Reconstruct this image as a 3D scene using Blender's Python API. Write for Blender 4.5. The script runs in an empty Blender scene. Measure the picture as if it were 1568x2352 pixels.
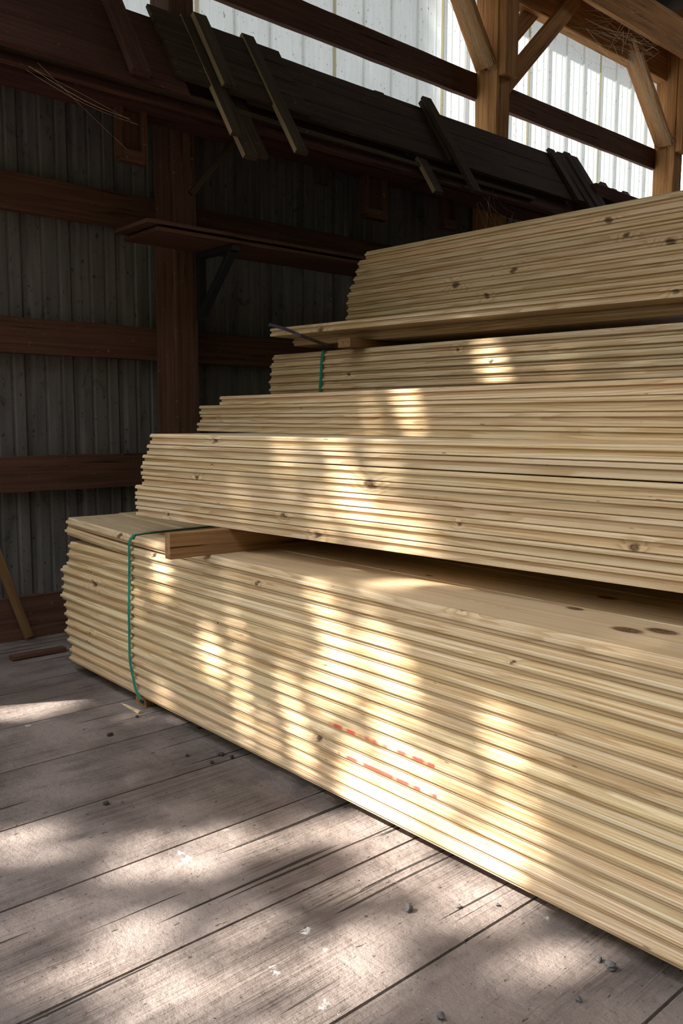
import bpy, bmesh, math, random
from mathutils import Vector, Matrix
R = random.Random(7)
scn = bpy.context.scene
col = scn.collection
V = Vector

# ------------------------------------------------------------------ camera
F, YAW, PITCH, ROLL = 1940.6, math.radians(41.52), math.radians(6.217), math.radians(.2055)
CAM = V((4.4, 0, 1.165))
fw = V((-math.cos(YAW)*math.cos(PITCH), math.sin(YAW)*math.cos(PITCH), -math.sin(PITCH)))
r0 = fw.cross(V((0, 0, 1))).normalized(); u0 = r0.cross(fw)
rt = r0*math.cos(ROLL)+u0*math.sin(ROLL); up = -r0*math.sin(ROLL)+u0*math.cos(ROLL)
cd = bpy.data.cameras.new('camera'); cam = bpy.data.objects.new('camera', cd); col.objects.link(cam)
M = Matrix.Identity(4)
for i in range(3):
    M[i][0] = rt[i]; M[i][1] = up[i]; M[i][2] = -fw[i]; M[i][3] = CAM[i]
cam.matrix_world = M
cd.sensor_fit = 'HORIZONTAL'; cd.sensor_width = 24; cd.lens = F/1568*24
cd.clip_start = .05; cd.clip_end = 300
scn.camera = cam

def ray(x, y): return rt*((x-784)/F) - up*((y-1176)/F) + fw
def on(ax, val, x, y):
    i = 'XYZ'.index(ax); d = ray(x, y); return CAM + d*((val-CAM[i])/d[i])

# ------------------------------------------------------------------ node helpers
class NT:
    def __init__(s, name):
        s.m = bpy.data.materials.new(name); s.m.use_nodes = True
        s.t = s.m.node_tree; s.t.nodes.clear()
        s.out = s.t.nodes.new('ShaderNodeOutputMaterial')
    def n(s, ty, **kw):
        nd = s.t.nodes.new(ty)
        for k, v in kw.items(): setattr(nd, k, v)
        return nd
    def put(s, sock, v):
        if v is None: return
        if isinstance(v, bpy.types.NodeSocket): s.t.links.new(v, sock)
        else: sock.default_value = v
    def math(s, op, a, b=None, c=None, clamp=False):
        nd = s.n('ShaderNodeMath', operation=op, use_clamp=clamp)
        s.put(nd.inputs[0], a); s.put(nd.inputs[1], b); s.put(nd.inputs[2], c)
        return nd.outputs[0]
    def vmath(s, op, a, b=None):
        nd = s.n('ShaderNodeVectorMath', operation=op)
        s.put(nd.inputs[0], a); s.put(nd.inputs[1], b)
        return nd.outputs['Value'] if op in ('LENGTH', 'DOT_PRODUCT') else nd.outputs[0]
    def obj(s): return s.n('ShaderNodeTexCoord').outputs['Object']
    def rnd(s): return s.n('ShaderNodeObjectInfo').outputs['Random']
    def comb(s, x, y, z):
        nd = s.n('ShaderNodeCombineXYZ'); s.put(nd.inputs[0], x); s.put(nd.inputs[1], y); s.put(nd.inputs[2], z); return nd.outputs[0]
    def sep(s, v):
        nd = s.n('ShaderNodeSeparateXYZ'); s.put(nd.inputs[0], v); return nd.outputs
    def noise(s, v, scale=1, detail=3, rough=.55, w=None, dist=0):
        nd = s.n('ShaderNodeTexNoise')
        if w is not None: nd.noise_dimensions = '4D'; s.put(nd.inputs['W'], w)
        s.put(nd.inputs['Vector'], v); s.put(nd.inputs['Scale'], scale); s.put(nd.inputs['Detail'], detail)
        s.put(nd.inputs['Roughness'], rough); s.put(nd.inputs['Distortion'], dist)
        return nd.outputs['Fac'], nd.outputs['Color']
    def ramp(s, f, stops, interp='LINEAR'):
        nd = s.n('ShaderNodeValToRGB'); cr = nd.color_ramp; cr.interpolation = interp
        while len(cr.elements) < len(stops): cr.elements.new(.5)
        for e, (p, c) in zip(cr.elements, stops):
            e.position = p; e.color = (c, c, c, 1) if isinstance(c, (int, float)) else (*c, 1)
        s.put(nd.inputs[0], f); return nd.outputs[0]
    def mix(s, f, a, b, mode='MIX'):
        nd = s.n('ShaderNodeMix', data_type='RGBA', blend_type=mode)
        s.put(nd.inputs[0], f)
        for k, v in ((6, a), (7, b)):
            if isinstance(v, tuple) and len(v) == 3: v = (*v, 1)
            s.put(nd.inputs[k], v)
        return nd.outputs[2]
    def bsdf(s, color, rough=.7, bump=None, bdist=.002, bstr=.6, metal=0, spec=.5):
        b = s.n('ShaderNodeBsdfPrincipled')
        if isinstance(color, tuple) and len(color) == 3: color = (*color, 1)
        s.put(b.inputs['Base Color'], color); s.put(b.inputs['Roughness'], rough); s.put(b.inputs['Metallic'], metal)
        s.put(b.inputs['Specular IOR Level'], spec)
        if bump is not None:
            bn = s.n('ShaderNodeBump'); s.put(bn.inputs['Height'], bump); bn.inputs['Distance'].default_value = bdist
            bn.inputs['Strength'].default_value = bstr; s.t.links.new(bn.outputs[0], b.inputs['Normal'])
        s.t.links.new(b.outputs[0], s.out.inputs[0]); return b

def attr(s, name):
    a = s.n('ShaderNodeAttribute', attribute_type='OBJECT', attribute_name=name); return a.outputs['Vector']

def m_pine(name, paint=False):
    s = NT(name); p = s.obj(); rnd = s.rnd(); x, y, z = s.sep(p)
    r2 = s.math('FRACT', s.math('MULTIPLY', rnd, 57.31)); r3 = s.math('FRACT', s.math('MULTIPLY', rnd, 913.7))
    w = s.math('MULTIPLY', rnd, 40)
    # grain wanders slowly along the board
    q = s.vmath('MULTIPLY', p, (.75, 7, 7))
    _, dc = s.noise(q, 1, 2, .5, w=w)
    dx, dy, dz = s.sep(s.vmath('SUBTRACT', dc, (.5, .5, .5)))
    cy = s.math('ADD', s.math('MULTIPLY', r2, .26), 0.0)
    cz = s.math('SUBTRACT', s.math('MULTIPLY', r3, .16), .10)
    zz = s.math('ADD', s.math('ADD', s.math('SUBTRACT', z, cz), s.math('MULTIPLY', dz, .07)), s.math('MULTIPLY', x, s.math('MULTIPLY', s.math('SUBTRACT', r2, .5), .03)))
    yy = s.math('ADD', s.math('SUBTRACT', y, cy), s.math('MULTIPLY', dy, .09))
    # knots: per-board list of positions
    kmask = None; kring = None
    for k in ('knot_a', 'knot_b'):
        kx, kz, kr = s.sep(attr(s, k))
        ex = s.math('DIVIDE', s.math('SUBTRACT', x, kx), s.math('ADD', s.math('MULTIPLY', kr, 1.35), .0001))
        ez = s.math('DIVIDE', s.math('SUBTRACT', z, kz), s.math('ADD', kr, .0001))
        d = s.math('SQRT', s.math('ADD', s.math('MULTIPLY', ex, ex), s.math('MULTIPLY', ez, ez)))
        fr = s.math('MULTIPLY', s.math('SUBTRACT', 1.0, y), 1.0, clamp=True)
        e = s.math('POWER', 2.718, s.math('MULTIPLY', s.math('MULTIPLY', d, d), -.22))
        e = s.math('MULTIPLY', e, s.math('MULTIPLY', kr, .9))
        kring = e if kring is None else s.math('ADD', kring, e)
        m = s.math('SUBTRACT', s.math('ADD', .62, s.math('MULTIPLY', s.noise(s.vmath('MULTIPLY', p, (60, 90, 90)), 1, 2, .6, w=w)[0], .75)), d)
        m = s.math('MULTIPLY', s.math('MULTIPLY', m, 2.2, clamp=True), s.math('MULTIPLY', s.math('GREATER_THAN', kr, .001), s.math('MULTIPLY', s.math('SUBTRACT', .016, y), 150, clamp=True)))
        kmask = m if kmask is None else s.math('MAXIMUM', kmask, m)
    for k in ('face_knot_a', 'face_knot_b', 'face_knot_c'):
        kx, ky, kr = s.sep(attr(s, k))
        ex = s.math('DIVIDE', s.math('SUBTRACT', x, kx), s.math('ADD', s.math('MULTIPLY', kr, 1.7), .0001)); ey = s.math('DIVIDE', s.math('SUBTRACT', y, ky), s.math('ADD', kr, .0001))
        d = s.math('SQRT', s.math('ADD', s.math('MULTIPLY', ex, ex), s.math('MULTIPLY', ey, ey)))
        m = s.math('MULTIPLY', s.math('MULTIPLY', s.math('SUBTRACT', 1.25, d), 2.2, clamp=True), s.math('MULTIPLY', s.math('GREATER_THAN', kr, .001), s.math('GREATER_THAN', z, .0385)))
        kmask = s.math('MAXIMUM', kmask, m)
    rad = s.math('SQRT', s.math('ADD', s.math('MULTIPLY', yy, yy), s.math('MULTIPLY', zz, zz)))
    rad = s.math('ADD', rad, kring)
    ring = s.math('FRACT', s.math('MULTIPLY', rad, s.math('ADD', 105.0, s.math('MULTIPLY', r3, 70))))
    late = s.ramp(ring, [(0, .0), (.45, .12), (.82, .9), (.93, 1), (1, 0)])
    st, _ = s.noise(s.vmath('MULTIPLY', p, (.6, 110, 110)), 1, 3, .6, w=w)
    fine, _ = s.noise(s.vmath('MULTIPLY', p, (5, 420, 420)), 1, 2, .6, w=w)
    blo, _ = s.noise(s.vmath('MULTIPLY', p, (1.6, 36, 36)), 1, 2, .55, w=w)
    base = s.ramp(st, [(.28, (.66, .48, .25)), (.45, (.77, .615, .38)), (.62, (.84, .73, .52)), (.75, (.76, .57, .35))])
    base = s.mix(s.math('MULTIPLY', s.ramp(blo, [(.50, 0), (.545, .7), (.7, 1)]), .55), base, (.62, .40, .16))
    base = s.mix(s.math('MULTIPLY', r3, .40), base, (.72, .49, .36))      # some boards pinker
    base = s.mix(s.math('MULTIPLY', r2, .22), base, (.66, .58, .31))      # some greener
    c = s.mix(s.math('MULTIPLY', late, s.math('ADD', .26, s.math('MULTIPLY', blo, .6))), base, (.42, .235, .085))
    c = s.mix(s.ramp(fine, [(.35, .2), (.55, 0)]), c, (.40, .25, .12))
    kn, _ = s.noise(s.vmath('MULTIPLY', p, (160, 160, 160)), 1, 3, .7, w=w)
    kc = s.mix(s.ramp(kn, [(.4, 0), (.65, 1)]), (.022, .011, .007), (.26, .135, .065))
    c = s.mix(s.math('MULTIPLY', kmask, .92), c, kc)
    # scattered natural specks and pitch pockets
    sp, _ = s.noise(s.vmath('MULTIPLY', p, (22, 130, 130)), 1, 1, .5, w=s.math('ADD', w, 9))
    c = s.mix(s.ramp(sp, [(.76, 0), (.79, .75)]), c, (.10, .05, .025))
    val = s.math('ADD', .88, s.math('MULTIPLY', s.math('FRACT', s.math('MULTIPLY', rnd, 17.7)), .2))
    c = s.mix(1.0, c, s.comb(val, val, val), 'MULTIPLY')
    if paint:
        px, pz, pl = s.sep(attr(s, 'red_mark'))
        dn, _ = s.noise(s.comb(s.math('MULTIPLY', x, 17), 0, 0), 1, 1, .5, w=w)
        inx = s.math('MULTIPLY', s.math('GREATER_THAN', x, px), s.math('LESS_THAN', x, s.math('ADD', px, pl)))
        inz = s.math('LESS_THAN', s.math('ABSOLUTE', s.math('SUBTRACT', z, pz)), .0055)
        dash = s.ramp(dn, [(.42, .04), (.52, .85)])
        c = s.mix(s.math('MULTIPLY', s.math('MULTIPLY', inx, inz), dash), c, (.62, .05, .035))
    s.bsdf(c, .55, s.math('ADD', late, st), .0006, .5, spec=.35)
    return s.m

def m_old(name, dark, light, dust=.25, rough=.85, worn=None):
    """weathered timber, grain along local X"""
    s = NT(name); p = s.obj(); rnd = s.rnd(); w = s.math('MULTIPLY', rnd, 30)
    st, _ = s.noise(s.vmath('MULTIPLY', p, (1.6, 55, 55)), 1, 4, .65, w=w)
    bl, _ = s.noise(s.vmath('MULTIPLY', p, (1.2, 5, 5)), 1, 3, .6, w=w)
    cr, _ = s.noise(s.vmath('MULTIPLY', p, (2.2, 90, 90)), 1, 2, .5, w=s.math('ADD', w, 3))
    c = s.mix(s.ramp(st, [(.3, 0), (.7, 1)]), dark, light)
    c = s.mix(s.math('MULTIPLY', s.ramp(bl, [(.45, 0), (.75, 1)]), .4), c, tuple(v*.6 for v in dark))
    c = s.mix(s.ramp(cr, [(.30, .9), (.36, 0)]), c, tuple(v*.15 for v in dark))
    if worn:   # light on the left edge of the strip, painted in as a paler colour
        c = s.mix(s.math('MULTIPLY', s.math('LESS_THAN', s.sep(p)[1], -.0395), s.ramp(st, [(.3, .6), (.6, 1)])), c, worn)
    sp, _ = s.noise(s.vmath('MULTIPLY', p, (45, 45, 45)), 1, 2, .6, w=w)
    c = s.mix(s.math('MULTIPLY', s.ramp(sp, [(.66, 0), (.72, 1)]), dust), c, (.42, .36, .30))
    s.bsdf(c, rough, s.math('SUBTRACT', st, s.ramp(cr, [(.30, 1), (.36, 0)])), .003, .7, spec=.2)
    return s.m

def m_floor():
    s = NT('weathered_floor_planks'); p = s.n('ShaderNodeNewGeometry').outputs['Position']; x, y, z = s.sep(p)
    bid = s.math('FLOOR', s.math('DIVIDE', s.math('ADD', x, -.05), .4))
    w = s.math('MULTIPLY', bid, 3.7)
    _, wob = s.noise(s.vmath('MULTIPLY', p, (5, 1.1, 1)), 1, 2, .5, w=w)
    wx = s.math('MULTIPLY', s.math('SUBTRACT', s.sep(wob)[0], .5), .05)
    pg = s.comb(s.math('ADD', x, wx), y, z)
    gr, _ = s.noise(s.vmath('MULTIPLY', pg, (150, 5, 1)), 1, 4, .7, w=w)
    gr2, _ = s.noise(s.vmath('MULTIPLY', pg, (60, 1.6, 1)), 1, 3, .6, w=w)
    dust, _ = s.noise(p, 2.6, 4, .6)
    c = s.ramp(gr, [(.27, (.055, .042, .037)), (.38, (.165, .128, .112)), (.60, (.235, .19, .165)), (.8, (.32, .265, .235))])
    c = s.mix(s.ramp(gr2, [(.3, .65), (.5, 0)]), c, (.07, .052, .045))
    c = s.mix(s.ramp(dust, [(.38, 0), (.60, .85)]), c, (.33, .27, .24))
    val = s.n('ShaderNodeTexWhiteNoise', noise_dimensions='1D'); s.put(val.inputs['W'], bid)
    v = s.math('ADD', .68, s.math('MULTIPLY', val.outputs[0], .22)); c = s.mix(1.0, c, s.comb(v, v, v), 'MULTIPLY')
    # dirt specks, dark stains
    ck, _ = s.noise(s.vmath('MULTIPLY', pg, (46, .9, 1)), 1, 2, .5, w=s.math('ADD', w, 1.3))
    crack = s.ramp(ck, [(.315, 1), (.335, 0)])
    c = s.mix(crack, c, (.035, .026, .022))
    sp, _ = s.noise(s.vmath('MULTIPLY', p, (70, 26, 1)), 1, 2, .6)
    c = s.mix(s.ramp(sp, [(.68, 0), (.72, .85)]), c, (.045, .035, .03))
    s2, _ = s.noise(s.vmath('MULTIPLY', p, (170, 120, 1)), 1, 1, .5)
    c = s.mix(s.ramp(s2, [(.72, 0), (.75, .8)]), c, (.05, .04, .035))
    s3, _ = s.noise(p, 150, 1, .5)
    c = s.mix(s.ramp(s3, [(.76, 0), (.78, .7)]), c, (.55, .5, .42))
    st, _ = s.noise(s.vmath('MULTIPLY', p, (6, 2.4, 1)), 1, 3, .65, w=4.2)
    c = s.mix(s.ramp(st, [(.58, 0), (.68, .62)]), c, (.085, .068, .062))
    # white droppings at a few spots
    wn, _ = s.noise(p, 38, 3, .7)
    for (a, b, rr) in DROPS:
        d = s.vmath('LENGTH', s.vmath('SUBTRACT', p, (a, b, 0)))
        k = s.math('SUBTRACT', s.math('ADD', rr, s.math('MULTIPLY', s.math('SUBTRACT', wn, .5), .09)), d)
        c = s.mix(s.math('MULTIPLY', s.math('MULTIPLY', k, 90, clamp=True), .8), c, (.62, .62, .60))
    rgh = s.ramp(dust, [(.36, 1), (.62, .22)])
    clump, _ = s.noise(p, 55, 3, .7)
    h = s.math('ADD', s.math('MULTIPLY', s.math('ADD', s.math('MULTIPLY', gr, .8), s.math('MULTIPLY', gr2, 1.3)), rgh), s.math('ADD', s.math('MULTIPLY', clump, .45), s.math('MULTIPLY', crack, -.6)))
    s.bsdf(c, .82, h, .012, 1.0, spec=.25)
    return s.m

def m_metal():
    s = NT('dusty_grey_sheet_metal'); p = s.n('ShaderNodeNewGeometry').outputs['Position']
    a, _ = s.noise(s.vmath('MULTIPLY', p, (1, 14, 1.4)), 1, 3, .6)
    b, _ = s.noise(s.vmath('MULTIPLY', p, (1, 45, 22)), 1, 3, .7)
    d, _ = s.noise(s.vmath('MULTIPLY', p, (1, 9, 5)), 1, 3, .7, dist=.8)
    c = s.ramp(a, [(.3, (.095, .088, .087)), (.7, (.185, .168, .160))])
    c = s.mix(s.ramp(b, [(.62, 0), (.68, .8)]), c, (.018, .014, .012))
    c = s.mix(s.ramp(d, [(.60, 0), (.72, .7)]), c, (.022, .018, .016))
    s.bsdf(c, .55, b, .001, .3, metal=0, spec=.4)
    return s.m

def m_trans():
    s = NT('translucent_corrugated_sheet'); p = s.n('ShaderNodeNewGeometry').outputs['Position']; x, y, z = s.sep(p)
    a, _ = s.noise(s.vmath('MULTIPLY', p, (1, 26, 4)), 1, 3, .65)
    b, _ = s.noise(s.vmath('MULTIPLY', p, (1, 60, 26)), 1, 3, .7)
    c = s.ramp(a, [(.3, (.78, .81, .81)), (.7, (.87, .885, .88))])
    # grime lines beside the ribs
    f = s.math('FRACT', s.math('DIVIDE', s.math('SUBTRACT', y, 2.81), .265))
    near = s.math('MULTIPLY', s.math('ABSOLUTE', s.math('SUBTRACT', s.math('FRACT', s.math('ADD', f, .5)), .5)), .265)
    g, _ = s.noise(s.vmath('MULTIPLY', p, (1, 70, 5)), 1, 3, .7, w=2)
    c = s.mix(s.math('MULTIPLY', s.ramp(near, [(.0, 1), (.022, .0)]), s.math('ADD', .25, g)), c, (.40, .39, .35))
    # yellow stain strip where two sheets overlap
    f4 = s.math('MULTIPLY', s.math('FRACT', s.math('DIVIDE', s.math('SUBTRACT', y, 2.795), 1.06)), 1.06)
    c = s.mix(s.math('MULTIPLY', s.math('LESS_THAN', f4, .030), .9), c, (.42, .36, .20))
    c = s.mix(s.ramp(b, [(.635, 0), (.68, .85)]), c, (.14, .11, .08))
    df = s.n('ShaderNodeBsdfDiffuse'); s.put(df.inputs[0], c)
    tr = s.n('ShaderNodeBsdfTranslucent'); s.put(tr.inputs[0], s.mix(1.0, c, (.54, .56, .565), 'MULTIPLY'))
    mx = s.n('ShaderNodeMixShader'); mx.inputs[0].default_value = .62
    s.t.links.new(df.outputs[0], mx.inputs[1]); s.t.links.new(tr.outputs[0], mx.inputs[2]); s.t.links.new(mx.outputs[0], s.out.inputs[0])
    return s.m

def m_plain(name, color, rough=.6, n=0, metal=0, spec=.4):
    s = NT(name)
    if n:
        a, _ = s.noise(s.obj(), n, 3, .6); c = s.mix(s.ramp(a, [(.3, 0), (.7, 1)]), tuple(v*.65 for v in color), tuple(min(1, v*1.25) for v in color))
        s.bsdf(c, rough, a, .004, .5, metal, spec)
    else: s.bsdf(color, rough, metal=metal, spec=spec)
    return s.m

def m_leaf():
    s = NT('tree_leaves'); a, _ = s.noise(s.obj(), 3, 2, .5)
    c = s.mix(a, (.055, .065, .035), (.10, .105, .06))
    df = s.n('ShaderNodeBsdfDiffuse'); s.put(df.inputs[0], c)
    s.t.links.new(df.outputs[0], s.out.inputs[0]); return s.m

DROPS = []
for px, py, rr in ((425, 1975, .022), (418, 1960, .016), (615, 2110-0, .012), (700, 2135, .014), (63, 1666, .016), (755, 2178, .012), (628, 2228, .016), (745, 2308, .014), (1250, 2108, .012), (520, 1908, .012), (1000+0, 1936-0, .0)):
    if rr: P_ = on('Z', 0, px, py); DROPS.append((P_.x, P_.y, rr*.62))

MP = m_pine('fresh_pine'); MPR = m_pine('fresh_pine_with_red_mark', True)
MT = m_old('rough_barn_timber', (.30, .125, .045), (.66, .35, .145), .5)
MT1 = m_old('reddish_post_timber', (.072, .034, .026), (.185, .095, .066), .3)  # barn timber copy, darkened to paint in the shade on the left post
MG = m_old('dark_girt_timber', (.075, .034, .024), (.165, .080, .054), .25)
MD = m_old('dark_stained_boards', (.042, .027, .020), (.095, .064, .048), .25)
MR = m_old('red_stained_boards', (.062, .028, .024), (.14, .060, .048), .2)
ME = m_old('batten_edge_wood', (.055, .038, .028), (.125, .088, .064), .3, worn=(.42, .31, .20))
MS = m_old('brown_sticker_wood', (.20, .10, .045), (.46, .27, .13), .1)
MF = m_floor(); MM = m_metal(); MTR = m_trans()
MGRN = m_plain('green_strap_plastic', (.012, .235, .165), .35, spec=.5)
MBLK = m_plain('black_strap_plastic', (.035, .035, .048), .35)
MSTN = m_plain('grey_stone', (.13, .12, .12), .8, 30)
MDRT = m_plain('dark_dirt', (.05, .04, .034), .9, 60)
MSPL = m_plain('pale_splinter_wood', (.66, .52, .33), .7, 40)
MROOF = m_plain('dark_roof_sheet', (.05, .045, .042), .6, 2)
MGRD = m_plain('outside_ground', (.085, .072, .058), .95, .8)
MLEAF = m_leaf()
MWEB = m_plain('cobweb_silk', (.80, .66, .48), .9)
MIRON = m_plain('dark_iron', (.02, .02, .024), .6)

# ------------------------------------------------------------------ mesh helpers
def tag(o, label=None, cat=None, group=None, kind=None):
    if label: o['label'] = label
    if cat: o['category'] = cat
    if group: o['group'] = group
    if kind: o['kind'] = kind
    return o
def link(name, me, mat, parent=None):
    if mat and not me.materials: me.materials.append(mat)
    o = bpy.data.objects.new(name, me); col.objects.link(o)
    if parent: o.parent = parent
    return o
def mesh(name, vs, fs, smooth=False):
    me = bpy.data.meshes.new(name); me.from_pydata([tuple(v) for v in vs], [], fs); me.update()
    bm = bmesh.new(); bm.from_mesh(me); bmesh.ops.recalc_face_normals(bm, faces=bm.faces); bm.to_mesh(me); bm.free()
    if smooth:
        for p in me.polygons: p.use_smooth = True
    return me
def prism(name, prof, L, seg=1, fn=None):
    """profile (y,z) swept along local X from 0 to L"""
    vs = []; fs = []; n = len(prof)
    for i in range(seg+1):
        x = L*i/seg
        for (y, z) in prof:
            v = (x, y, z); vs.append(fn(v) if fn else v)
    for i in range(seg):
        for k in range(n):
            a = i*n+k; b = i*n+(k+1) % n; fs.append((a, b, b+n, a+n))
    fs.append(tuple(range(n-1, -1, -1))); fs.append(tuple(seg*n+k for k in range(n)))
    return mesh(name, vs, fs)
def empty(name, loc=(0, 0, 0)):
    o = bpy.data.objects.new(name, None); o.location = loc; o.empty_display_size = .1; col.objects.link(o); return o

def timber(name, p0, p1, w, h, mat, side=None, parent=None, seed=0, rough=.0015, seg=None):
    """squared timber whose long axis runs p0->p1; w across 'side', h across the third axis"""
    p0 = V(p0); p1 = V(p1); L = (p1-p0).length; ax = (p1-p0)/L
    sd = V(side) if side else (V((0, 1, 0)) if abs(ax.y) < .9 else V((1, 0, 0)))
    sd = (sd - ax*sd.dot(ax)).normalized(); th = ax.cross(sd)
    c = min(w, h)*.06
    prof = [(-w/2+c, -h/2), (w/2-c, -h/2), (w/2, -h/2+c), (w/2, h/2-c), (w/2-c, h/2), (-w/2+c, h/2), (-w/2, h/2-c), (-w/2, -h/2+c)]
    rr = random.Random(seed or sum(map(ord, name)) % 999); seg = seg or max(2, int(L/.15))
    def fn(v):
        return (v[0], v[1]+rr.uniform(-1, 1)*rough, v[2]+rr.uniform(-1, 1)*rough)
    me = prism(name, prof, L, seg, fn)
    o = link(name, me, mat)
    Mx = Matrix.Identity(4)
    for i in range(3):
        Mx[i][0] = ax[i]; Mx[i][1] = sd[i]; Mx[i][2] = th[i]; Mx[i][3] = p0[i]
    if parent:
        o.parent = parent; o.matrix_local = Matrix.Translation(-V(parent.location)) @ Mx
    else: o.matrix_world = Mx
    return o

# ------------------------------------------------------------------ lumber bundles
T = .0398; W = .257
def prof_tongue(w=W, t=T):
    return [(.0035, 0), (w-.003, 0), (w, .002), (w, t-.003), (w-.003, t), (.006, t), (.0, t-.0075), (0, .0265), (-.008, .0262), (-.0105, .0235),
            (-.0105, .0165), (-.008, .0138), (0, .0135), (0, .0035)]
def prof_groove(w=W, t=T):
    return [(.0015, 0), (w-.003, 0), (w, .002), (w, t-.003), (w-.003, t), (.006, t), (.0, t-.0055), (0, .0268), (.0105, .0258),
            (.0105, .0146), (0, .0136), (0, .0015)]
LEN = 4.88
ME_T = prism('tongue_board', prof_tongue(), LEN, 8); ME_T.materials.append(MP)
ME_G = prism('groove_board', prof_groove(), LEN, 8); ME_G.materials.append(MP)
ORD = ['top', 'second', 'third', 'fourth', 'fifth', 'sixth', 'seventh', 'eighth', 'ninth', 'tenth', 'eleventh', 'twelfth', 'thirteenth', 'fourteenth', 'fifteenth', 'sixteenth']
BOARDS = []
def board(me, x, fx0, fy0, dirv, off, z, label, group, tilt=0):
    """a board lying along dirv (unit, xy) whose left end has abscissa x on the face line through (fx0,fy0)"""
    t = (x-fx0)/dirv[0]
    o = bpy.data.objects.new('lumber_board', me); col.objects.link(o)
    o.location = (fx0+dirv[0]*t-dirv[1]*off, fy0+dirv[1]*t+dirv[0]*off, z)
    o.rotation_euler = (0, -tilt, math.atan2(dirv[1], dirv[0]))
    tag(o, label, 'board', group); BOARDS.append(o); return o
def unit(ax, ay, bx, by):
    l = math.hypot(bx-ax, by-ay); return ((bx-ax)/l, (by-ay)/l)
def onface(a, b, px, py):
    n = V((-(b[1]-a[1]), b[0]-a[0], 0)); d = ray(px, py); t = (V((a[0], a[1], 0))-CAM).dot(n)/d.dot(n); return CAM+d*t

# --- bundle 1, lowest, on the floor
B1Y = 1.6; B1Z = .044; P1 = .0405
tx = [152, 150, 156, 154, 153, 139.6, 142.4, 141.9, 139.6, 147.2, 148.7, 152, 149, 154.5, 160.6, 159.7]
FRONT1 = []
for i in range(16):
    z = B1Z+(15-i)*P1; x = on('Y', B1Y-.0085, tx[i], 1198+i*20.8).x
    me = ME_T
    if i < 2:
        A = .0285 if i == 0 else .0275
        def bow(v, A=A, x0=x):
            u = max(0, ((2.0 if A > .028 else 1.45)-(v[0]+x0))/(1.3 if A > .028 else .75)); return (v[0], v[1], v[2]+A*u**1.5)
        me = prism('bowed_board', prof_tongue(), LEN, 24, bow); me.materials.append(MP)
    look = {0: 'bowed up at its left end', 1: 'also bowed up at left', 6: 'with dark knot left of strap', 12: 'with a red dashed mark', 10: 'with a red dashed mark', 15: 'closest to the floor'}.get(i, 'crossed by green strap')
    o = board(me, x, 0, B1Y, (1, 0), 0, z, '%s tongue board in front of the lowest bundle, %s' % (ORD[i], look),
              'front boards of the lowest lumber bundle')
    o.location.y += R.uniform(-.0015, .0015)
    FRONT1.append(o)
me_top = prism('bowed_top_board', prof_tongue(), LEN, 24, lambda v: (v[0], v[1], v[2]+.0285*max(0, (2.0-(v[0]+.7))/1.3)**1.5)); me_top.materials.append(MP)
for r, nm in ((1, 'right behind its front board'), (2, 'two rows behind its front edge'), (3, 'three rows behind its front edge')):
    board(me_top, .72-.03*r, 0, B1Y+r*(W+.004), (1, 0), 0, B1Z+15*P1, 'wide board lying on top of the lowest bundle, %s' % nm, 'top boards of the lowest lumber bundle')
for r in (1, 2, 3):      # the layers the upper load bears on
    pass
ZT1 = B1Z+15*P1+T     # top of bundle 1

# --- bundle 2, grooved boards on stickers on bundle 1
A2 = (1.346, 1.625); Bb2 = (3.512, 1.812); d2 = unit(*A2, *Bb2); Z2 = ZT1+.089
lx = [344, 337, 327, 323, 326, 310, 310, 312]; FRONT2 = []
for i in range(8):
    z = Z2+(7-i)*.0412; x = onface(A2, Bb2, lx[i], 1005+i*23.8).x
    look = {0: 'with a knot near its left end', 1: 'above the dark open gap', 7: 'resting over the brown stickers'}.get(i, 'with a square groove')
    o = board(ME_G, x, *A2, d2, 0, z, '%s grooved board in the pale middle bundle front, %s' % (ORD[i], look), 'front boards of the middle lumber bundle', tilt=(.0012 if i < 2 else 0))
    FRONT2.append(o)
for r in (1, 2):
    board(ME_G, 1.35, *A2, d2, r*(W+.004), Z2, 'pine board in the bottom layer of the middle bundle, %s behind its front board' % ('one row' if r == 1 else 'two rows'), 'bottom boards of the middle lumber bundle')
    board(ME_G, 1.45, *A2, d2, r*(W+.004), Z2+7*.0412, 'pine board in the top layer of the middle bundle, %s behind its front board' % ('one row' if r == 1 else 'two rows'), 'top boards of the middle lumber bundle')
# --- four boards set back on top of bundle 2
AT = (1.106, 2.168); BT = (3.401, 1.984); dT = unit(*AT, *BT); ZT = Z2+8*.0412
lx = [504, 457, 459, 452]; FRONTT = []
for i in range(4):
    x = onface(AT, BT, lx[i], 922+i*20).x
    o = board(ME_G, x, *AT, dT, 0, ZT+(3-i)*.0402, '%s of four pale boards set back on top of the middle bundle' % (ORD[i] if i < 3 else 'lowest'), 'four boards set back above the middle bundle')
    FRONTT.append(o)
# --- bundle 3, strapped, behind
A3 = (.773, 2.715); B3_ = (2.964, 2.83); d3 = unit(*A3, *B3_); Z3T = 1.503; P3 = .0403
FRONT3 = []
for i in range(10):
    z = Z3T-(i+1)*P3; x = onface(A3, B3_, [628, 623, 623, 620, 621, 621, 622, 620, 622, 621][i], 824+i*17).x
    o = board(ME_T, x, *A3, d3, 0, z, '%s dull golden board in front of the strapped rear bundle' % ORD[i], 'front boards of the strapped rear bundle')
    FRONT3.append(o)
for i in range(25):
    board(ME_T, .82+R.uniform(-.02, .02), *A3, d3, 0, .044+i*.0415, 'pine board of the pile in the dark behind the lowest and middle bundles', 'boards of the hidden rear pile')
board(ME_T, .9, *A3, d3, W+.004, Z3T-P3, 'pine board on top of the strapped rear bundle, one row behind its front board', 'top boards of the strapped rear bundle')
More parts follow.
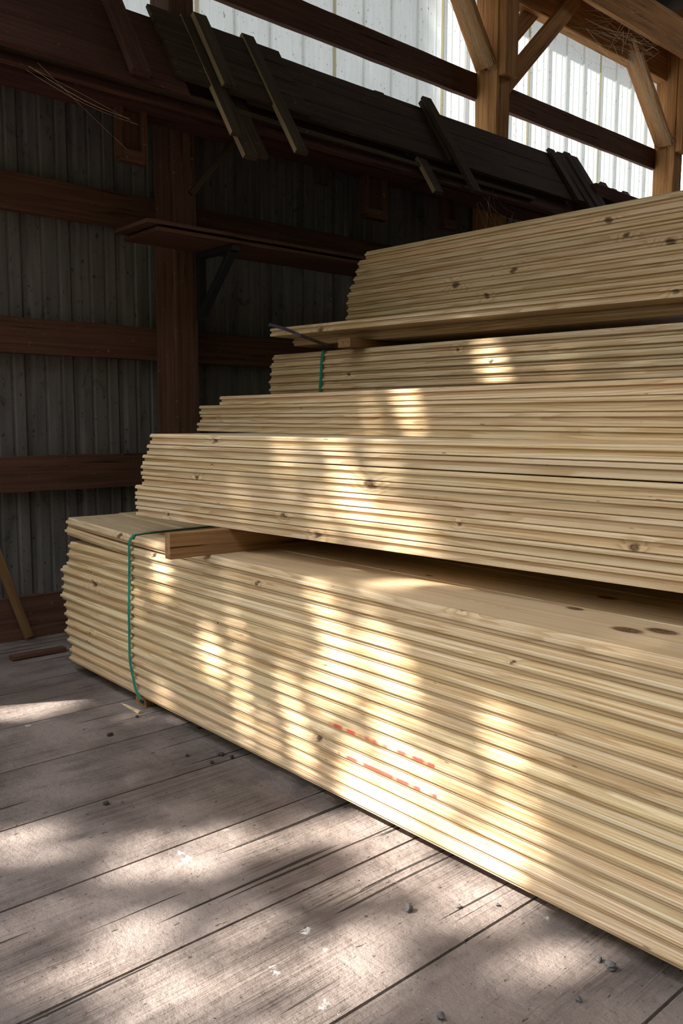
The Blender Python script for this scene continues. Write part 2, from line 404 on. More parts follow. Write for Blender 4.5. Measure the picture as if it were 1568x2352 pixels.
# --- the two loose layers a (lower) and b (upper) between bundles 3 and 4
za, zb = 1.543, 1.5840
a0 = on('Z', za, 675, 795); a1 = on('Z', za, 1568, 722); da = unit(a0.x, a0.y, a1.x, a1.y)
b0 = on('Z', zb, 620, 773); b1 = on('Z', zb, 1568, 682); db = unit(b0.x, b0.y, b1.x, b1.y)
OA = board(ME_T, a0.x, a0.x, a0.y, da, 0, za, 'lower of two protruding pine boards above the strapped bundle, shorter at its left end', 'protruding boards')
OB = board(ME_G, b0.x, b0.x, b0.y, db, 0, zb, 'upper protruding pine board, long and bright, under the topmost bundle', 'protruding boards')
board(ME_T, a0.x+.02, a0.x, a0.y, da, W+.004, za, 'pine board one row behind the lower protruding board above the strapped bundle', 'boards behind the protruding ones')
board(ME_T, b0.x+.02, b0.x, b0.y, db, W+.004, zb, 'pine board one row behind the upper protruding board under the topmost bundle', 'boards behind the protruding ones')
# --- bundle 4, topmost
Z4 = zb+T+.001; P4 = .0405; N4 = 11; Z4T = Z4+N4*P4
c0 = on('Z', Z4T, 842, 577); c1 = on('Z', Z4T, 1568, 436); A4 = (c0.x, c0.y); B4_ = (c1.x, c1.y); d4 = unit(*A4, *B4_)
l4 = [(840, 584), (824, 596), (819, 613), (814, 629), (806, 645), (800, 662), (798, 679), (799, 696), (796, 712), (793, 729), (793, 745)]; FRONT4 = []
for i in range(N4):
    z = Z4+(N4-1-i)*P4; x = onface(A4, B4_, *l4[i]).x
    o = board(ME_T, x, *A4, d4, 0, z, '%s board in front of the topmost bundle, %s' % (ORD[i], 'left end in deep shade' if i else 'stepped back at left'), 'front boards of the topmost bundle', tilt=(.0009 if i < 2 else 0))
    FRONT4.append(o)
for k, zz in ((0, Z4), (1, Z4T-P4)):
    board(ME_T, c0.x+.02, *A4, d4, W+.004, zz, 'pine board of the topmost bundle, %s layer, one row behind its front board' % ('bottom' if k == 0 else 'top'), 'inner boards of the topmost bundle')

# --- knots and marks: handed to the nearest boards
KN = {}
def addk(o, x, z, r):
    l = KN.setdefault(o.name, (o, []))[1]
    if len(l) < 2: l.append((x, z, r))
def knot(boards, A, B, px, py, r):
    P = onface(A, B, px, py)
    for o in boards:
        l = o.matrix_basis.inverted() @ P if False else None
        dxy = V((P.x-o.location.x, P.y-o.location.y)); x = dxy.length; z = P.z-o.location.z
        if -r*.8 < z < T+r*.8: addk(o, x, z, r)
f1 = ((0, 1.6), (5, 1.6))
for px, py, r in ((218, 1340, .020), (208, 1312, .009), (205, 1474, .010), (212, 1455, .010), (595, 1339, .009), (1058, 1392, .016), (733, 1695, .012), (940, 1758, .013), (278, 1230, .014), (355, 1275, .012), (500, 1430, .006), (1330, 1485, .008), (1180, 1520, .006), (1500, 1760, .007)):
    knot(FRONT1, *f1, px, py, r)
for px, py, r in ((490, 1013, .012), (848, 1112, .020), (726, 1229, .013), (650, 1184, .011), (452, 1096, .010), (382, 1182, .008), (1455, 1258, .012), (482, 1068, .005), (1050, 1205, .006)):
    knot(FRONT2, A2, Bb2, px, py, r)
for px, py, r in ((1046, 655, .020), (1118, 680, .014), (1180, 621, .018), (1398, 507, .016), (1440, 540, .014), (1540, 556, .02), (800, 665, .01)):
    knot(FRONT4, A4, B4_, px, py, r)
for px, py, r in ((1050, 803, .008), (800, 860, .010), (1130, 830, .010)): knot(FRONT3, A3, B3_, px, py, r)
knot([OB], (b0.x, b0.y), (b1.x, b1.y), 735, 757, .016); knot([OB], (b0.x, b0.y), (b1.x, b1.y), 1550, 670, .012)
# knots on the wide faces of the top boards come from their own list
for o in BOARDS:
    ks = KN.get(o.name, (o, []))[1]
    ks = ks+[(-9, 0, 0)]*(2-len(ks))
    o['knot_a'] = list(map(float, ks[0])); o['knot_b'] = list(map(float, ks[1]))
FK = {}
TOPB = [FRONT1[0]]+[o for o in BOARDS if 'lying on top of the lowest' in o['label']]
for px, py, r in ((1395, 1373, .017), (1440, 1447, .022), (1520, 1450, .022), (1320, 1398, .014), (985, 1322, .008), (900, 1310, .006), (1240, 1345, .012), (700, 1290, .008), (230, 1212, .006), (560, 1262, .006)):
    P = on('Z', ZT1, px, py)
    for o in TOPB:
        ly = P.y-o.location.y
        if 0 < ly < W:
            l = FK.setdefault(o.name, []); 
            if len(l) < 3: l.append((P.x-o.location.x, ly, r))
for o in BOARDS:
    l = FK.get(o.name, []); l = l+[(-9, 0, 0)]*(3-len(l))
    for k, v in zip('abc', l): o['face_knot_'+k] = list(map(float, v))
ME_TR = ME_T.copy(); ME_TR.name = 'marked_board'; ME_TR.materials.clear(); ME_TR.materials.append(MPR)
for (q0, q1) in (((757, 1662), (1000, 1757)), ((778, 1736), (1004, 1838))):
    a = on('Y', 1.592, *q0); b = on('Y', 1.592, *q1); zm = (a.z+b.z)/2
    o = min(FRONT1, key=lambda o: abs(o.location.z+.020-zm)); o.data = ME_TR
    o['red_mark'] = [a.x-o.location.x, .020, b.x-a.x]

# ------------------------------------------------------------------ stickers
def sticker(p0, p1, w, h, label, mat=MS):
    o = timber('sticker_board', p0, p1, w, h, mat, side=(1, 0, 0) if abs(V(p1)[1]-V(p0)[1]) > .3 else None)
    tag(o, label, 'wood spacer'); return o
s0 = on('Z', ZT1, 392, 1285)
sticker((s0.x-.019, s0.y, ZT1+.0445), (s0.x+.05, s0.y+1.0, ZT1+.0445), .038, .088, 'brown timber on edge jutting out over the lowest bundle beside the green strap')
sticker((4.3, 1.75, ZT1+.0445), (4.3, 2.6, ZT1+.0445), .038, .088, 'spacer timber on edge under the far right of the middle bundle')
sticker((1.345, 1.612, .0215), (1.345, 2.6, .0215), .088, .042, 'short dark block on the floor under the lowest bundle by the strap end')
sticker((1.43, 1.68, .0215), (1.43, 2.5, .0215), .05, .042, 'narrow dark spacer on the floor, right of the block by the strap end')
sticker((3.9, 1.7, .0215), (3.9, 2.6, .0215), .088, .042, 'floor spacer under the right part of the lowest bundle')
t0 = on('Z', Z3T, 776, 797)
t0 = on('Z', Z3T, 790, 797)
sticker((t0.x, t0.y, Z3T+.0195), (t0.x+.02, t0.y+.75, Z3T+.0195), .088, .038, 'reddish brown spacer on top of the strapped rear bundle, end grain showing')
sticker((3.9, 3.0, Z3T+.0195), (3.9, 3.6, Z3T+.0195), .088, .038, 'spacer at the right end on top of the strapped rear bundle')

# ------------------------------------------------------------------ straps
def ribbon(name, pts, width_dir, w, th, mat, parent=None):
    """flat plastic band through pts"""
    vs = []; fs = []; n = len(pts)
    for i, p in enumerate(pts):
        p = V(p); t = (V(pts[min(i+1, n-1)])-V(pts[max(i-1, 0)])).normalized()
        wd = V(width_dir); wd = (wd-t*wd.dot(t)).normalized(); nn = t.cross(wd)
        for a, b in ((-1, -1), (1, -1), (1, 1), (-1, 1)): vs.append(p+wd*(a*w/2)+nn*(b*th/2))
    for i in range(n-1):
        for k in range(4):
            a = i*4+k; b = i*4+(k+1) % 4; fs.append((a, b, b+4, a+4))
    fs += [(3, 2, 1, 0), tuple((n-1)*4+k for k in range(4))]
    return link(name, mesh(name, vs, fs), mat, parent)
def smooth(pts, k=4):
    out = []; n = len(pts); pts = [V(p) for p in pts]
    for i in range(n-1):
        p0 = pts[max(i-1, 0)]; p1 = pts[i]; p2 = pts[i+1]; p3 = pts[min(i+2, n-1)]
        for j in range(k):
            t = j/k
            out.append(.5*((2*p1)+(-p0+p2)*t+(2*p0-5*p1+4*p2-p3)*t*t+(-p0+3*p1-3*p2+p3)*t**3))
    out.append(pts[-1]); return out
sy = B1Y-.0135
face = [(on('Y', sy, x, y).x, sy, on('Y', sy, x, y).z) for x, y in ((297, 1290), (296, 1400), (297, 1470), (298, 1515), (303, 1545), (307, 1563), (312, 1585), (324, 1607))]
zt = lambda x: ZT1+.0285*max(0, (2.0-x)/1.3)**1.5
g = empty('green_strap', (face[0][0], sy, .04)); tag(g, 'green plastic packing strap wrapped around the left end of the lowest bundle', 'strap')
pts = [(1.30, 2.66, zt(1.3)+.003), (1.30, 2.1, zt(1.3)+.003), (1.315, 1.75, zt(1.3)+.003), (1.338, B1Y+.012, zt(1.33)+.003), (1.341, B1Y-.004, zt(1.33)-.003), (face[0][0]+.003, sy, zt(1.33)-.03)]+face
b = ribbon('band', smooth(pts), (1, 0, 0), .0175, .0014, MGRN)
b.parent = g; b.matrix_local = Matrix.Translation(-V(g.location))
e = face[-1]
b = timber('buckle', (e[0]-.004, e[1]-.001, .036), (e[0]+.018, e[1]-.001, .036), .006, .012, MIRON, parent=g, rough=0, seg=2); tag(b, 'small black clip')
y3 = onface(A3, B3_, 740, 850)
f3 = lambda px, py: onface((A3[0], A3[1]-.0115), (B3_[0], B3_[1]-.0115), px, py)
q = [f3(743, 808), f3(738, 830), f3(737, 860), f3(734, 900), f3(733, 950)]
pts = [V((q[0].x+.0, q[0].y+.26, Z3T+.003)), V((q[0].x, q[0].y+.012, Z3T+.003)), V((q[0].x, q[0].y-.002, Z3T-.003))]+q[1:]
b = ribbon('green_strap', smooth(pts), (1, 0, 0), .0175, .0014, MGRN); tag(b, 'green plastic strap down the face of the darker rear bundle', 'strap')
e0 = CAM+ray(617, 745)*3.75; e1 = CAM+ray(690, 770)*3.62; e2 = on('Z', Z3T+.008, 768, 796)
b = ribbon('black_strap', smooth([e0, (e0+e1)/2+V((0, 0, .004)), e1, (e1+e2)/2-V((0, 0, .004)), e2, e2+V((.08, .12, -.002))], 3), (0, .5, 1), .014, .0014, MBLK)
tag(b, 'loose black plastic band sticking out left above the strapped rear bundle', 'strap')

# ------------------------------------------------------------------ floor
vs = []; fs = []
def box(x0, x1, y0, y1, z0, z1, c=0):
    i = len(vs); vs.extend([(x0, y0, z0), (x1, y0, z0), (x1, y1, z0), (x0, y1, z0), (x0+c, y0, z1), (x1-c, y0, z1), (x1-c, y1, z1), (x0+c, y1, z1)])
    fs.extend([(i, i+3, i+2, i+1), (i+4, i+5, i+6, i+7), (i, i+1, i+5, i+4), (i+1, i+2, i+6, i+5), (i+2, i+3, i+7, i+6), (i+3, i, i+4, i+7)])
k = 0; x = -.35
while x < 9:
    box(x+.0012, x+.4-.0012, -.9, 9.5, -.05, 0, .0025); x += .4; k += 1
box(-.4, 9.2, -.95, 9.6, -.08, -.052)
tag(link('floor', mesh('floor', vs, fs), MF), kind='structure')

# ------------------------------------------------------------------ walls of ribbed sheet
def ribbed(y0, y1, z0, z1, name, mat, xw=-.05, dp=.022, dm=.006):
    pr = []   # (y, x)
    k = math.floor((y0-2.81)/.265)
    y = 2.81+k*.265
    while y < y1+.3:
        pr += [(y-.030, 0), (y-.012, -dp), (y+.012, -dp), (y+.030, 0)]
        for s in (.265/3, .53/3): pr += [(y+s-.012, 0), (y+s-.005, -dm), (y+s+.005, -dm), (y+s+.012, 0)]
        y += .265
    pr = [q for q in sorted(pr) if y0 <= q[0] <= y1]; pr = [(y0, 0)]+pr+[(y1, 0)]
    vs = []; fs = []; n = len(pr)
    for z in (z0, z1):
        for (y, x) in pr: vs.append((xw+x, y, z))
    for (y, x) in pr: pass
    for i in range(n-1): fs.append((i, i+1, n+i+1, n+i))
    me = mesh(name, vs, fs); return link(name, me, mat)
w = ribbed(-.3, 8.05, .20, 3.02, 'wall_left', MM)
sm = w.modifiers.new('s', 'SOLIDIFY'); sm.thickness = .0015; tag(w, kind='structure')
w = ribbed(-.3, 8.05, 3.0, 5.0, 'wall_left_upper', MTR, -.047, .014, .0025); tag(w, kind='structure')
# skirt boards at the foot of the wall
o = timber('baseboard_left', (-.02, -.3, .115), (-.02, 8.05, .115), .04, .23, MG, side=(1, 0, 0)); tag(o, kind='structure')

# ------------------------------------------------------------------ posts, girts, braces, plates
PY = [(-.35, 'near the open end of the shed'), (2.467, 'at left, rising behind the bundle ends'), (5.24, 'at centre top, with knee braces'), (7.93, 'at the far right, before the bright gap')]
for i, (py, ds) in enumerate(PY):
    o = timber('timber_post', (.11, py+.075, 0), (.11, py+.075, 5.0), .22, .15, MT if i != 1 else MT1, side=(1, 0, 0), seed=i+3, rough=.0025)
    tag(o, 'rough sawn barn post %s' % ds, 'post')
    if i in (1, 2, 3):
        o = timber('post_splice', (.255, py+.075, 3.72), (.255, py+.075, 5.0), .07, .145, MT, side=(1, 0, 0), seed=i+30)
        tag(o, 'upper facing timber on the post %s' % ds, 'beam')
gz = [(.879, .186, 'at knee height'), (1.59, .182, 'at waist height'), (2.302, .186, 'at head height'), (2.98, .186, 'just under the bright sheets'), (3.695, .185, 'across the bright sheets')]
bays = [(-.2, 2.467, 'nearest bay'), (2.617, 5.24, 'middle bay'), (5.39, 7.93, 'far bay')]
for (z, h, zn) in gz:
    for (y0, y1, bn) in bays:
        if bn == 'far bay' and z < 2.5: continue
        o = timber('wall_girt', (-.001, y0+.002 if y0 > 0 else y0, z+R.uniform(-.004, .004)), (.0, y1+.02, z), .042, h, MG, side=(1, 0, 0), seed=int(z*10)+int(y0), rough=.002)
        o.location.x += .0
        tag(o, 'dark horizontal wall timber in the %s, %s' % (bn, zn), 'girt')
# top plates
o = timber('plate_beam', (.06, -.6, 4.53), (.06, 9.3, 4.53), .10, .28, MT, side=(1, 0, 0)); tag(o, 'heavy dark plate beam along the top of the left wall', 'beam')
bb0 = on('X', .33, 1339, 0); zb0 = bb0.z
o = timber('plate_beam', (.345, -.6, zb0+.155), (.345, 9.3, zb0+.155), .05, .31, MT, side=(1, 0, 0)); tag(o, 'inner plate beam running parallel on the room side of the posts', 'beam')
for (yy) in (6.55,):
    o = timber('cross_block', (.02, yy, 4.72), (.33, yy, 4.72), .05, .10, MT); tag(o, 'short pale cross block between the two plate beams', 'block')
# knee braces in the plane of the wall
def brace(y0, z0, y1, z1, x, w, th, label, m=MT):
    o = timber('knee_brace', (x, y0, z0), (x, y1, z1), w, th, m, side=(0, -(z1-z0), (y1-y0)), seed=int(y0*10)); tag(o, label, 'brace')
def flat_brace(y0, z0, y1, z1, label):
    o = timber('knee_brace', (.12, y0, z0), (.12, y1, z1), .165, .05, MT, side=(1, 0, 0), seed=int(y0*10), rough=.003); tag(o, label, 'brace')
def cut_brace(ypost, z0, y1, z1, x0, x1, w, mat, label):
    """brace rising away from the post, its foot cut plumb against the post"""
    ax = V((0, y1-ypost, z1-z0)).normalized(); sd = V((0, -ax.z, ax.y)); k = w/2/ax.y
    q = [V((0, ypost, z0-k)), V((0, y1, z1-k)), V((0, y1, z1+k)), V((0, ypost, z0+k))]
    Mx = Matrix.Identity(4); th = ax.cross(sd); o0 = V((x0, ypost, z0))
    for i in range(3): Mx[i][0] = ax[i]; Mx[i][1] = sd[i]; Mx[i][2] = th[i]; Mx[i][3] = o0[i]
    inv = Mx.inverted(); vs = [inv @ V((x, p.y, p.z)) for x in (x0, x1) for p in q]
    fs = [(0, 1, 2, 3), (7, 6, 5, 4)]+[(a, (a+1) % 4, (a+1) % 4+4, a+4) for a in range(4)]
    o = link('knee_brace', mesh('knee_brace', vs, fs), mat); o.matrix_world = Mx
    bv = o.modifiers.new('b', 'BEVEL'); bv.width = .004; bv.segments = 2
    tag(o, label, 'brace')
flat_brace(5.225, 3.80, 4.66, 4.57, 'cobwebbed knee brace leaning left from the centre post')
flat_brace(7.915, 3.80, 7.18, 4.56, 'cobwebbed knee brace leaning left from the far right post')
flat_brace(2.45, 3.80, 1.85, 4.57, 'knee brace leaning towards the open end from the left post')
cut_brace(5.395, 3.72, 6.30, 4.62, .16, .21, .13, MT, 'dark front knee brace leaning right from the centre post')
cut_brace(5.395, 3.80, 6.20, 4.60, .20, .245, .10, MT, 'slim outer board doubled onto the front knee brace of the centre post') if False else None
cut_brace(5.395, 3.93, 6.08, 4.62, .01, .055, .13, MS, 'pale rear knee brace leaning right behind the dark one')
# roof
vs = []; fs = []
def quad(*q):
    i = len(vs); vs.extend(q); fs.append(tuple(range(i, i+4)))
EX = -.40
def roofz(x): return 4.98+(x-EX)*.30
quad((EX, -.85, roofz(EX)), (EX, 9.6, roofz(EX)), (4.6, 9.6, roofz(4.6)), (4.6, -.85, roofz(4.6)))
quad((4.6, -.85, roofz(4.6)), (4.6, 9.6, roofz(4.6)), (9.5, 9.6, roofz(EX)), (9.5, -.85, roofz(EX)))
o = link('ceiling', mesh('ceiling', vs, fs), MROOF); sm = o.modifiers.new('s', 'SOLIDIFY'); sm.thickness = .03; tag(o, kind='structure')
for i, yy in enumerate((1.2, 2.4, 3.6, 4.8, 6.0, 7.2, 8.4)):
    o = timber('rafter', (EX+.1, yy, roofz(EX+.1)-.11), (4.5, yy, roofz(4.5)-.11), .045, .17, MT); tag(o, 'dark roof rafter, %s counted from the open end' % ['first', 'second', 'third', 'fourth', 'fifth', 'sixth', 'seventh'][i], 'rafter', 'roof rafters')
vs = []; fs = []
quad((9.2, -.85, -.05), (9.2, 9.6, -.05), (9.2, 9.6, 5.2), (9.2, -.85, 5.2))
o = link('wall_right', mesh('wall_right', vs, fs), MROOF); sm = o.modifiers.new('s', 'SOLIDIFY'); sm.thickness = .05; tag(o, kind='structure')
vs = []; fs = []
quad((.4, 9.55, -.05), (9.2, 9.55, -.05), (9.2, 9.55, 6.2), (.4, 9.55, 5.2))
o = link('wall_back', mesh('wall_back', vs, fs), MROOF); sm = o.modifiers.new('s', 'SOLIDIFY'); sm.thickness = .05; tag(o, kind='structure')

# ------------------------------------------------------------------ the shelf with its bracket
sz = 2.1
def plank(name, p0, p1, w, th, mat, label, cat, **k):
    o = timber(name, p0, p1, w, th, mat, side=(1, 0, 0), **k); tag(o, label, cat); return o
plank('shelf_board', (.41, 2.16, sz), (.41, 4.7, sz), .36, .018, MG, 'lower brown plank of the wall shelf beside the left post', 'shelf')
plank('shelf_board', (.40, 2.11, sz+.034), (.40, 4.6, sz+.034), .36, .018, MG, 'upper brown plank of the wall shelf, lying on the lower one', 'shelf')
for (yb, ds) in ((2.63, 'just right of the left post'), (4.6, 'at its far end')):
    br = empty('shelf_bracket', (.22, yb, sz-.3)); tag(br, 'dark triangular bracket under the wall shelf, %s' % ds, 'bracket')
    timber('upright', (.235, yb, 1.72), (.235, yb, sz-.012), .03, .05, MIRON, side=(1, 0, 0), parent=br)
    timber('arm', (.22, yb, sz-.026), (.58, yb, sz-.026), .05, .03, MIRON, parent=br)
    timber('strut', (.24, yb, 1.75), (.55, yb, sz-.04), .05, .03, MIRON, parent=br)

# ------------------------------------------------------------------ the rack of old battened panels
tilt = V((.28, 0, -.43)).normalized(); nrm = V((.43, 0, .28)).normalized()
def pt(y, s, n=0): return V((.25, y, 3.27))+tilt*s+nrm*n       # s metres down the panel, n metres out of it
def panel(y0, y1, s0, s1, nb, mat, label, cat='panel', off=0, th=.022, nm='batten_panel'):
    g = empty(nm, tuple(pt(y0, s1, off))); tag(g, label, cat)
    w = (s1-s0)/nb
    for i in range(nb):
        s = s0+(i+.5)*w
        dy = R.uniform(-.01, .01)
        timber('plank', pt(y0+dy, s, off+R.uniform(-.0015, .0015)), pt(y1+dy*2, s, off), w-.004, th, mat, side=tuple(tilt), parent=g, seed=R.randint(1, 999))
    return g
def batten(y, s0, s1, mat, label, off=.028, w=.085, th=.026, parent=None, dy=0, nm='wood_batten'):
    o = timber(nm, pt(y, s0, off), pt(y+dy, s1, off), w, th, mat, side=(0, 1, 0), parent=parent, seed=R.randint(1, 999))
    if not parent: tag(o, label, 'batten')
    return o
g1 = panel(.3, 2.35, .06, .60, 1, MR, 'wide reddish old board face on the rack at top left')
batten(2.07, .03, .60, MR, '', parent=g1, nm='batten', w=.10, off=.05, th=.035)
gb = panel(.4, 6.6, .30, .62, 2, MR, 'reddish boards behind the long panel, their lower edge showing below it', off=-.075)
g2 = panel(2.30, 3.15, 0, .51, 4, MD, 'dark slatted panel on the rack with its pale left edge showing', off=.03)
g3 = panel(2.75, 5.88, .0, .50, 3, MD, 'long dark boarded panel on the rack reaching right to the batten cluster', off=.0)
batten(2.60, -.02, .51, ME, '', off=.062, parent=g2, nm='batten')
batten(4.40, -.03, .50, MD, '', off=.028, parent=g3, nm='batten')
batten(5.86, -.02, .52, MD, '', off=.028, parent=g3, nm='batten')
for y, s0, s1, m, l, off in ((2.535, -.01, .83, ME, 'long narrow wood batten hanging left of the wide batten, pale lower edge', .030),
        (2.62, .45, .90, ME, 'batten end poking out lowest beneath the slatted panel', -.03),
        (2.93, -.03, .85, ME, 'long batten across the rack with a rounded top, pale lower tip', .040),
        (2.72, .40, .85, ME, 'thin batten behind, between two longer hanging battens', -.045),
        (4.03, -.06, .5, MD, 'batten whose rounded tip rises above the long panel left of the centre post', -.03),
        (4.40, -.04, .80, MD, 'long dark batten crossing the panel below the centre post', .058),
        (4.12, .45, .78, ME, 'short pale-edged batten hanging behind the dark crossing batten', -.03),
        (6.00, -.03, .70, MD, 'leftmost of three close battens at the right end of the rack', .02),
        (6.10, -.05, .72, MD, 'middle of three close battens at the right end of the rack', .03),
        (6.22, -.05, .74, MD, 'rightmost of three close battens at the right end of the rack', .02),
        (6.52, .14, .6, MR, 'low reddish block end right of the three battens', .0),
        (6.66, .18, .6, MR, 'small red brown block end, second past the battens', .0),
        (6.86, .16, .6, MR, 'last upright red brown block end on the rack at right', .0)):
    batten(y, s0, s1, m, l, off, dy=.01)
o = timber('rack_board', (.42, 6.2, 3.02), (.42, 7.35, 3.0), .12, .10, MR, side=(1, 0, 0)); tag(o, 'short reddish timber lying under the block ends at the right of the rack', 'board')
# long boards lying on the rack arms
for i, (x, z, y0, y1, w, th, m, l) in enumerate(((.46, 2.785, -.2, 5.3, .16, .024, ME, 'outermost long brown board under the rack panels'), (.41, 2.755, -.2, 4.9, .16, .02, ME, 'thin brown board just below the outermost long rack board'),
        (.34, 2.727, -.3, 5.6, .20, .022, MR, 'third long board of the rack pile, set further back'), (.24, 2.755, 0, 5.8, .14, .03, MR, 'long board of the rack pile behind the three front ones'),
        (.28, 2.80, .2, 5.7, .2, .03, MD, 'dark long board on top of the rack pile'), (.18, 2.85, -.2, 5.9, .09, .16, MR, 'deep rail timber carrying the rack pile next to the posts'),
        (.42, 2.70, 4.2, 6.6, .14, .022, MR, 'reddish board sticking out at the far end of the rack pile'), (.50, 2.725, 4.5, 6.3, .10, .02, MR, 'narrow reddish board above the far end board of the rack'))):
    o = timber('rack_board', (x, y0, z), (x, y1, z), w, th, m, side=(1, 0, 0), seed=i+50); tag(o, l, 'board')
def hanger(y, x, z0, z1, w, label, blk=True):
    g = empty('rack_hanger', (x, y, z0)); tag(g, label, 'hanger')
    timber('side_board', (x, y-w/2, z0+.02), (x, y-w/2, z1), .06, .025, MG, side=(1, 0, 0), parent=g)
    timber('side_board', (x, y+w/2, z0), (x, y+w/2, z1), .06, .03, MG, side=(1, 0, 0), parent=g)
    timber('back_board', (x-.03, y, z0+.02), (x-.03, y, z1), .02, w*.8, MG, side=(1, 0, 0), parent=g)
    timber('cross_block', (x, y-w/2, z0+.03), (x, y+w/2, z0+.03), .06, .06, MG, parent=g)
hanger(2.155, .34, 2.46, 2.80, .13, 'hanging wooden rack support left of the left post')
hanger(3.90, .30, 2.46, 2.80, .16, 'hanging wooden rack support midway between the posts')
hanger(4.62, .30, 2.50, 2.80, .12, 'hanging wooden rack support before the centre post')
o = timber('hanging_block', (.3, 3.46, 2.60), (.3, 3.46, 2.75), .03, .09, MD, side=(1, 0, 0)); tag(o, 'small dark block hanging under the rack pile', 'block')
o = timber('rack_strut', (.30, 2.53, 2.38), (.36, 2.83, 2.76), .03, .02, MD); tag(o, 'thin diagonal strut from the left post up to the rack', 'strut')

# ------------------------------------------------------------------ loose wood and stones on the floor
lb0 = on('Z', .02, 66, 1462); lb1 = on('X', .16, 0, 1292)
dv = (lb1-lb0); lb1 = lb0+dv*1.9
o = timber('leaning_board', tuple(lb0), (lb1.x, lb1.y, lb1.z), .045, .024, MS, side=(0, 1, 0)); tag(o, 'narrow brown board leaning against the wall at the left edge', 'board')
c0_ = on('Z', .012, 25, 1512); c1_ = on('Z', .012, 148, 1490)
o = timber('loose_board', tuple(c0_), tuple(c1_), .05, .024, MG, side=(1, 0, 0)); tag(o, 'dark board scrap lying on the floor along the wall', 'board')
# splinter
p0 = on('Z', .006, 275, 1611); p1 = on('Z', .006, 320, 1636); ax = (p1-p0); L = ax.length
me = mesh('splinter', [(0, 0, 0), (L*.35, .007, 0), (L, .012, 0), (L, -.006, 0), (L*.4, -.004, 0), (L*.35, .003, .006), (L, .008, .010), (L, -.003, .009)],
          [(0, 1, 2, 3, 4), (0, 5, 1), (1, 5, 6, 2), (0, 4, 5), (4, 3, 7, 5), (5, 7, 6), (2, 6, 7, 3)])
o = link('wood_splinter', me, MSPL); o.location = (p0.x, p0.y, .001); o.rotation_euler = (0, 0, math.atan2(ax.y, ax.x)); tag(o, 'pale pointed wood splinter lying on the floor below the strap', 'splinter')
def stone(px, py, r, label, mat=MSTN, name='pebble', fl=.75):
    P = on('Z', 0, px, py); bm = bmesh.new(); bmesh.ops.create_icosphere(bm, subdivisions=2, radius=r)
    rr = random.Random(px)
    ph = [rr.uniform(0, 6) for _ in range(4)]
    for v in bm.verts:
        n = v.co.normalized(); v.co *= 1+.16*math.sin(3*n.x+ph[0])+.14*math.sin(4*n.y+ph[1])+.1*math.sin(5*n.z+ph[2]); v.co.z *= fl
    zmin = min(v.co.z for v in bm.verts)
    for v in bm.verts: v.co.z -= zmin
    me = bpy.data.meshes.new(name); bm.to_mesh(me); bm.free()
    o = link(name, me, mat); o.location = (P.x, P.y, .0); o.rotation_euler = (0, 0, rr.uniform(0, 6)); tag(o, label, 'pebble' if name == 'pebble' else 'dirt clod')
for a in ((938, 2094, .011, 'largest grey pebble alone on the sunlit floor plank'), (1052, 2085, .006, 'small dark pebble right of the largest grey one'), (1142, 2081, .005, 'tiny pebble close to the big floor seam'),
          (1400, 2228, .012, 'grey pebble in the shaded floor corner at lower right'), (1374, 2208, .007, 'dark pebble just above left of the shaded corner pebble'), (1485, 2155, .006, 'pale pebble against the foot of the lowest bundle'),
          (1446, 2135, .005, 'pebble in the shadow line of the lowest bundle'), (1012, 2342, .009, 'dark pebble at the very bottom of the floor'), (1328, 2300, .007, 'small pebble low on the shaded right plank')):
    stone(*a)
for a in ((508, 1735, .010, 'dark dirt clod beside the bundle, top of a small trio'), (532, 1741, .008, 'dark dirt clod, right one of a small trio'), (486, 1754, .008, 'dark dirt clod, left one of a small trio'),
          (252, 1690, .011, 'brownish clod alone on the floor below the splinter'), (430, 1738, .007, 'clod left of the small trio'), (458, 1674, .008, 'clod tucked at the foot of the bundle'),
          (244, 1848, .009, 'clod in the middle of the shaded left floor'), (315, 1648, .007, 'tiny black crumb under the splinter'), (82, 1502, .012, 'clod next to the loose dark board by the wall')):
    stone(*a, mat=MDRT, name='dirt_clod', fl=.6)
# crumbs
vs = []; fs = []
for _ in range(2600):
    X = R.uniform(.6, 4.2); Y = R.uniform(.2, 1.72); r = R.uniform(.0005, .0017)*(1 if R.random() < .96 else 1.7)
    a = R.uniform(0, 6.28); i = len(vs); e = R.uniform(.8, 2.6)
    for k in range(4):
        t = a+k*math.pi/2; rr_ = r*(e if k % 2 else 1); vs.append((X+rr_*math.cos(t), Y+rr_*math.sin(t), 0))
    vs.append((X, Y, r*.9)); fs += [(i, i+1, i+4), (i+1, i+2, i+4), (i+2, i+3, i+4), (i+3, i, i+4)]
o = link('dirt_crumbs', mesh('dirt_crumbs', vs, fs), MDRT); tag(o, 'fine dark dirt crumbs and wood dust scattered over the floor planks', 'dirt', kind='stuff')

# ------------------------------------------------------------------ cobwebs
def web(name, anchors, n, sag, label, seed, rad=.00055):
    rr = random.Random(seed); vs = []; fs = []
    for _ in range(n):
        (a, ra), (b, rb) = rr.sample(anchors, 2) if len(anchors) > 2 else anchors
        a = V(a)+V([rr.uniform(-ra, ra) for _ in range(3)]); b = V(b)+V([rr.uniform(-rb, rb) for _ in range(3)])
        m = 7; prev = None; r = rad*rr.uniform(.6, 1.6); sg = sag*rr.uniform(.2, 1); off = V([rr.uniform(-.02, .02) for _ in range(3)])
        for k in range(m):
            t = k/(m-1); p = a.lerp(b, t)+(V((0, 0, -sg))+off)*math.sin(math.pi*t)
            i = len(vs); vs += [p+V((0, 0, r)), p+V((r, r, -r)), p+V((-r, -r, -r))]
            if prev is not None:
                for q in range(3): fs.append((prev+q, prev+(q+1) % 3, i+(q+1) % 3, i+q))
            prev = i
    o = link(name, mesh(name, vs, fs), MWEB); tag(o, label, 'cobweb')
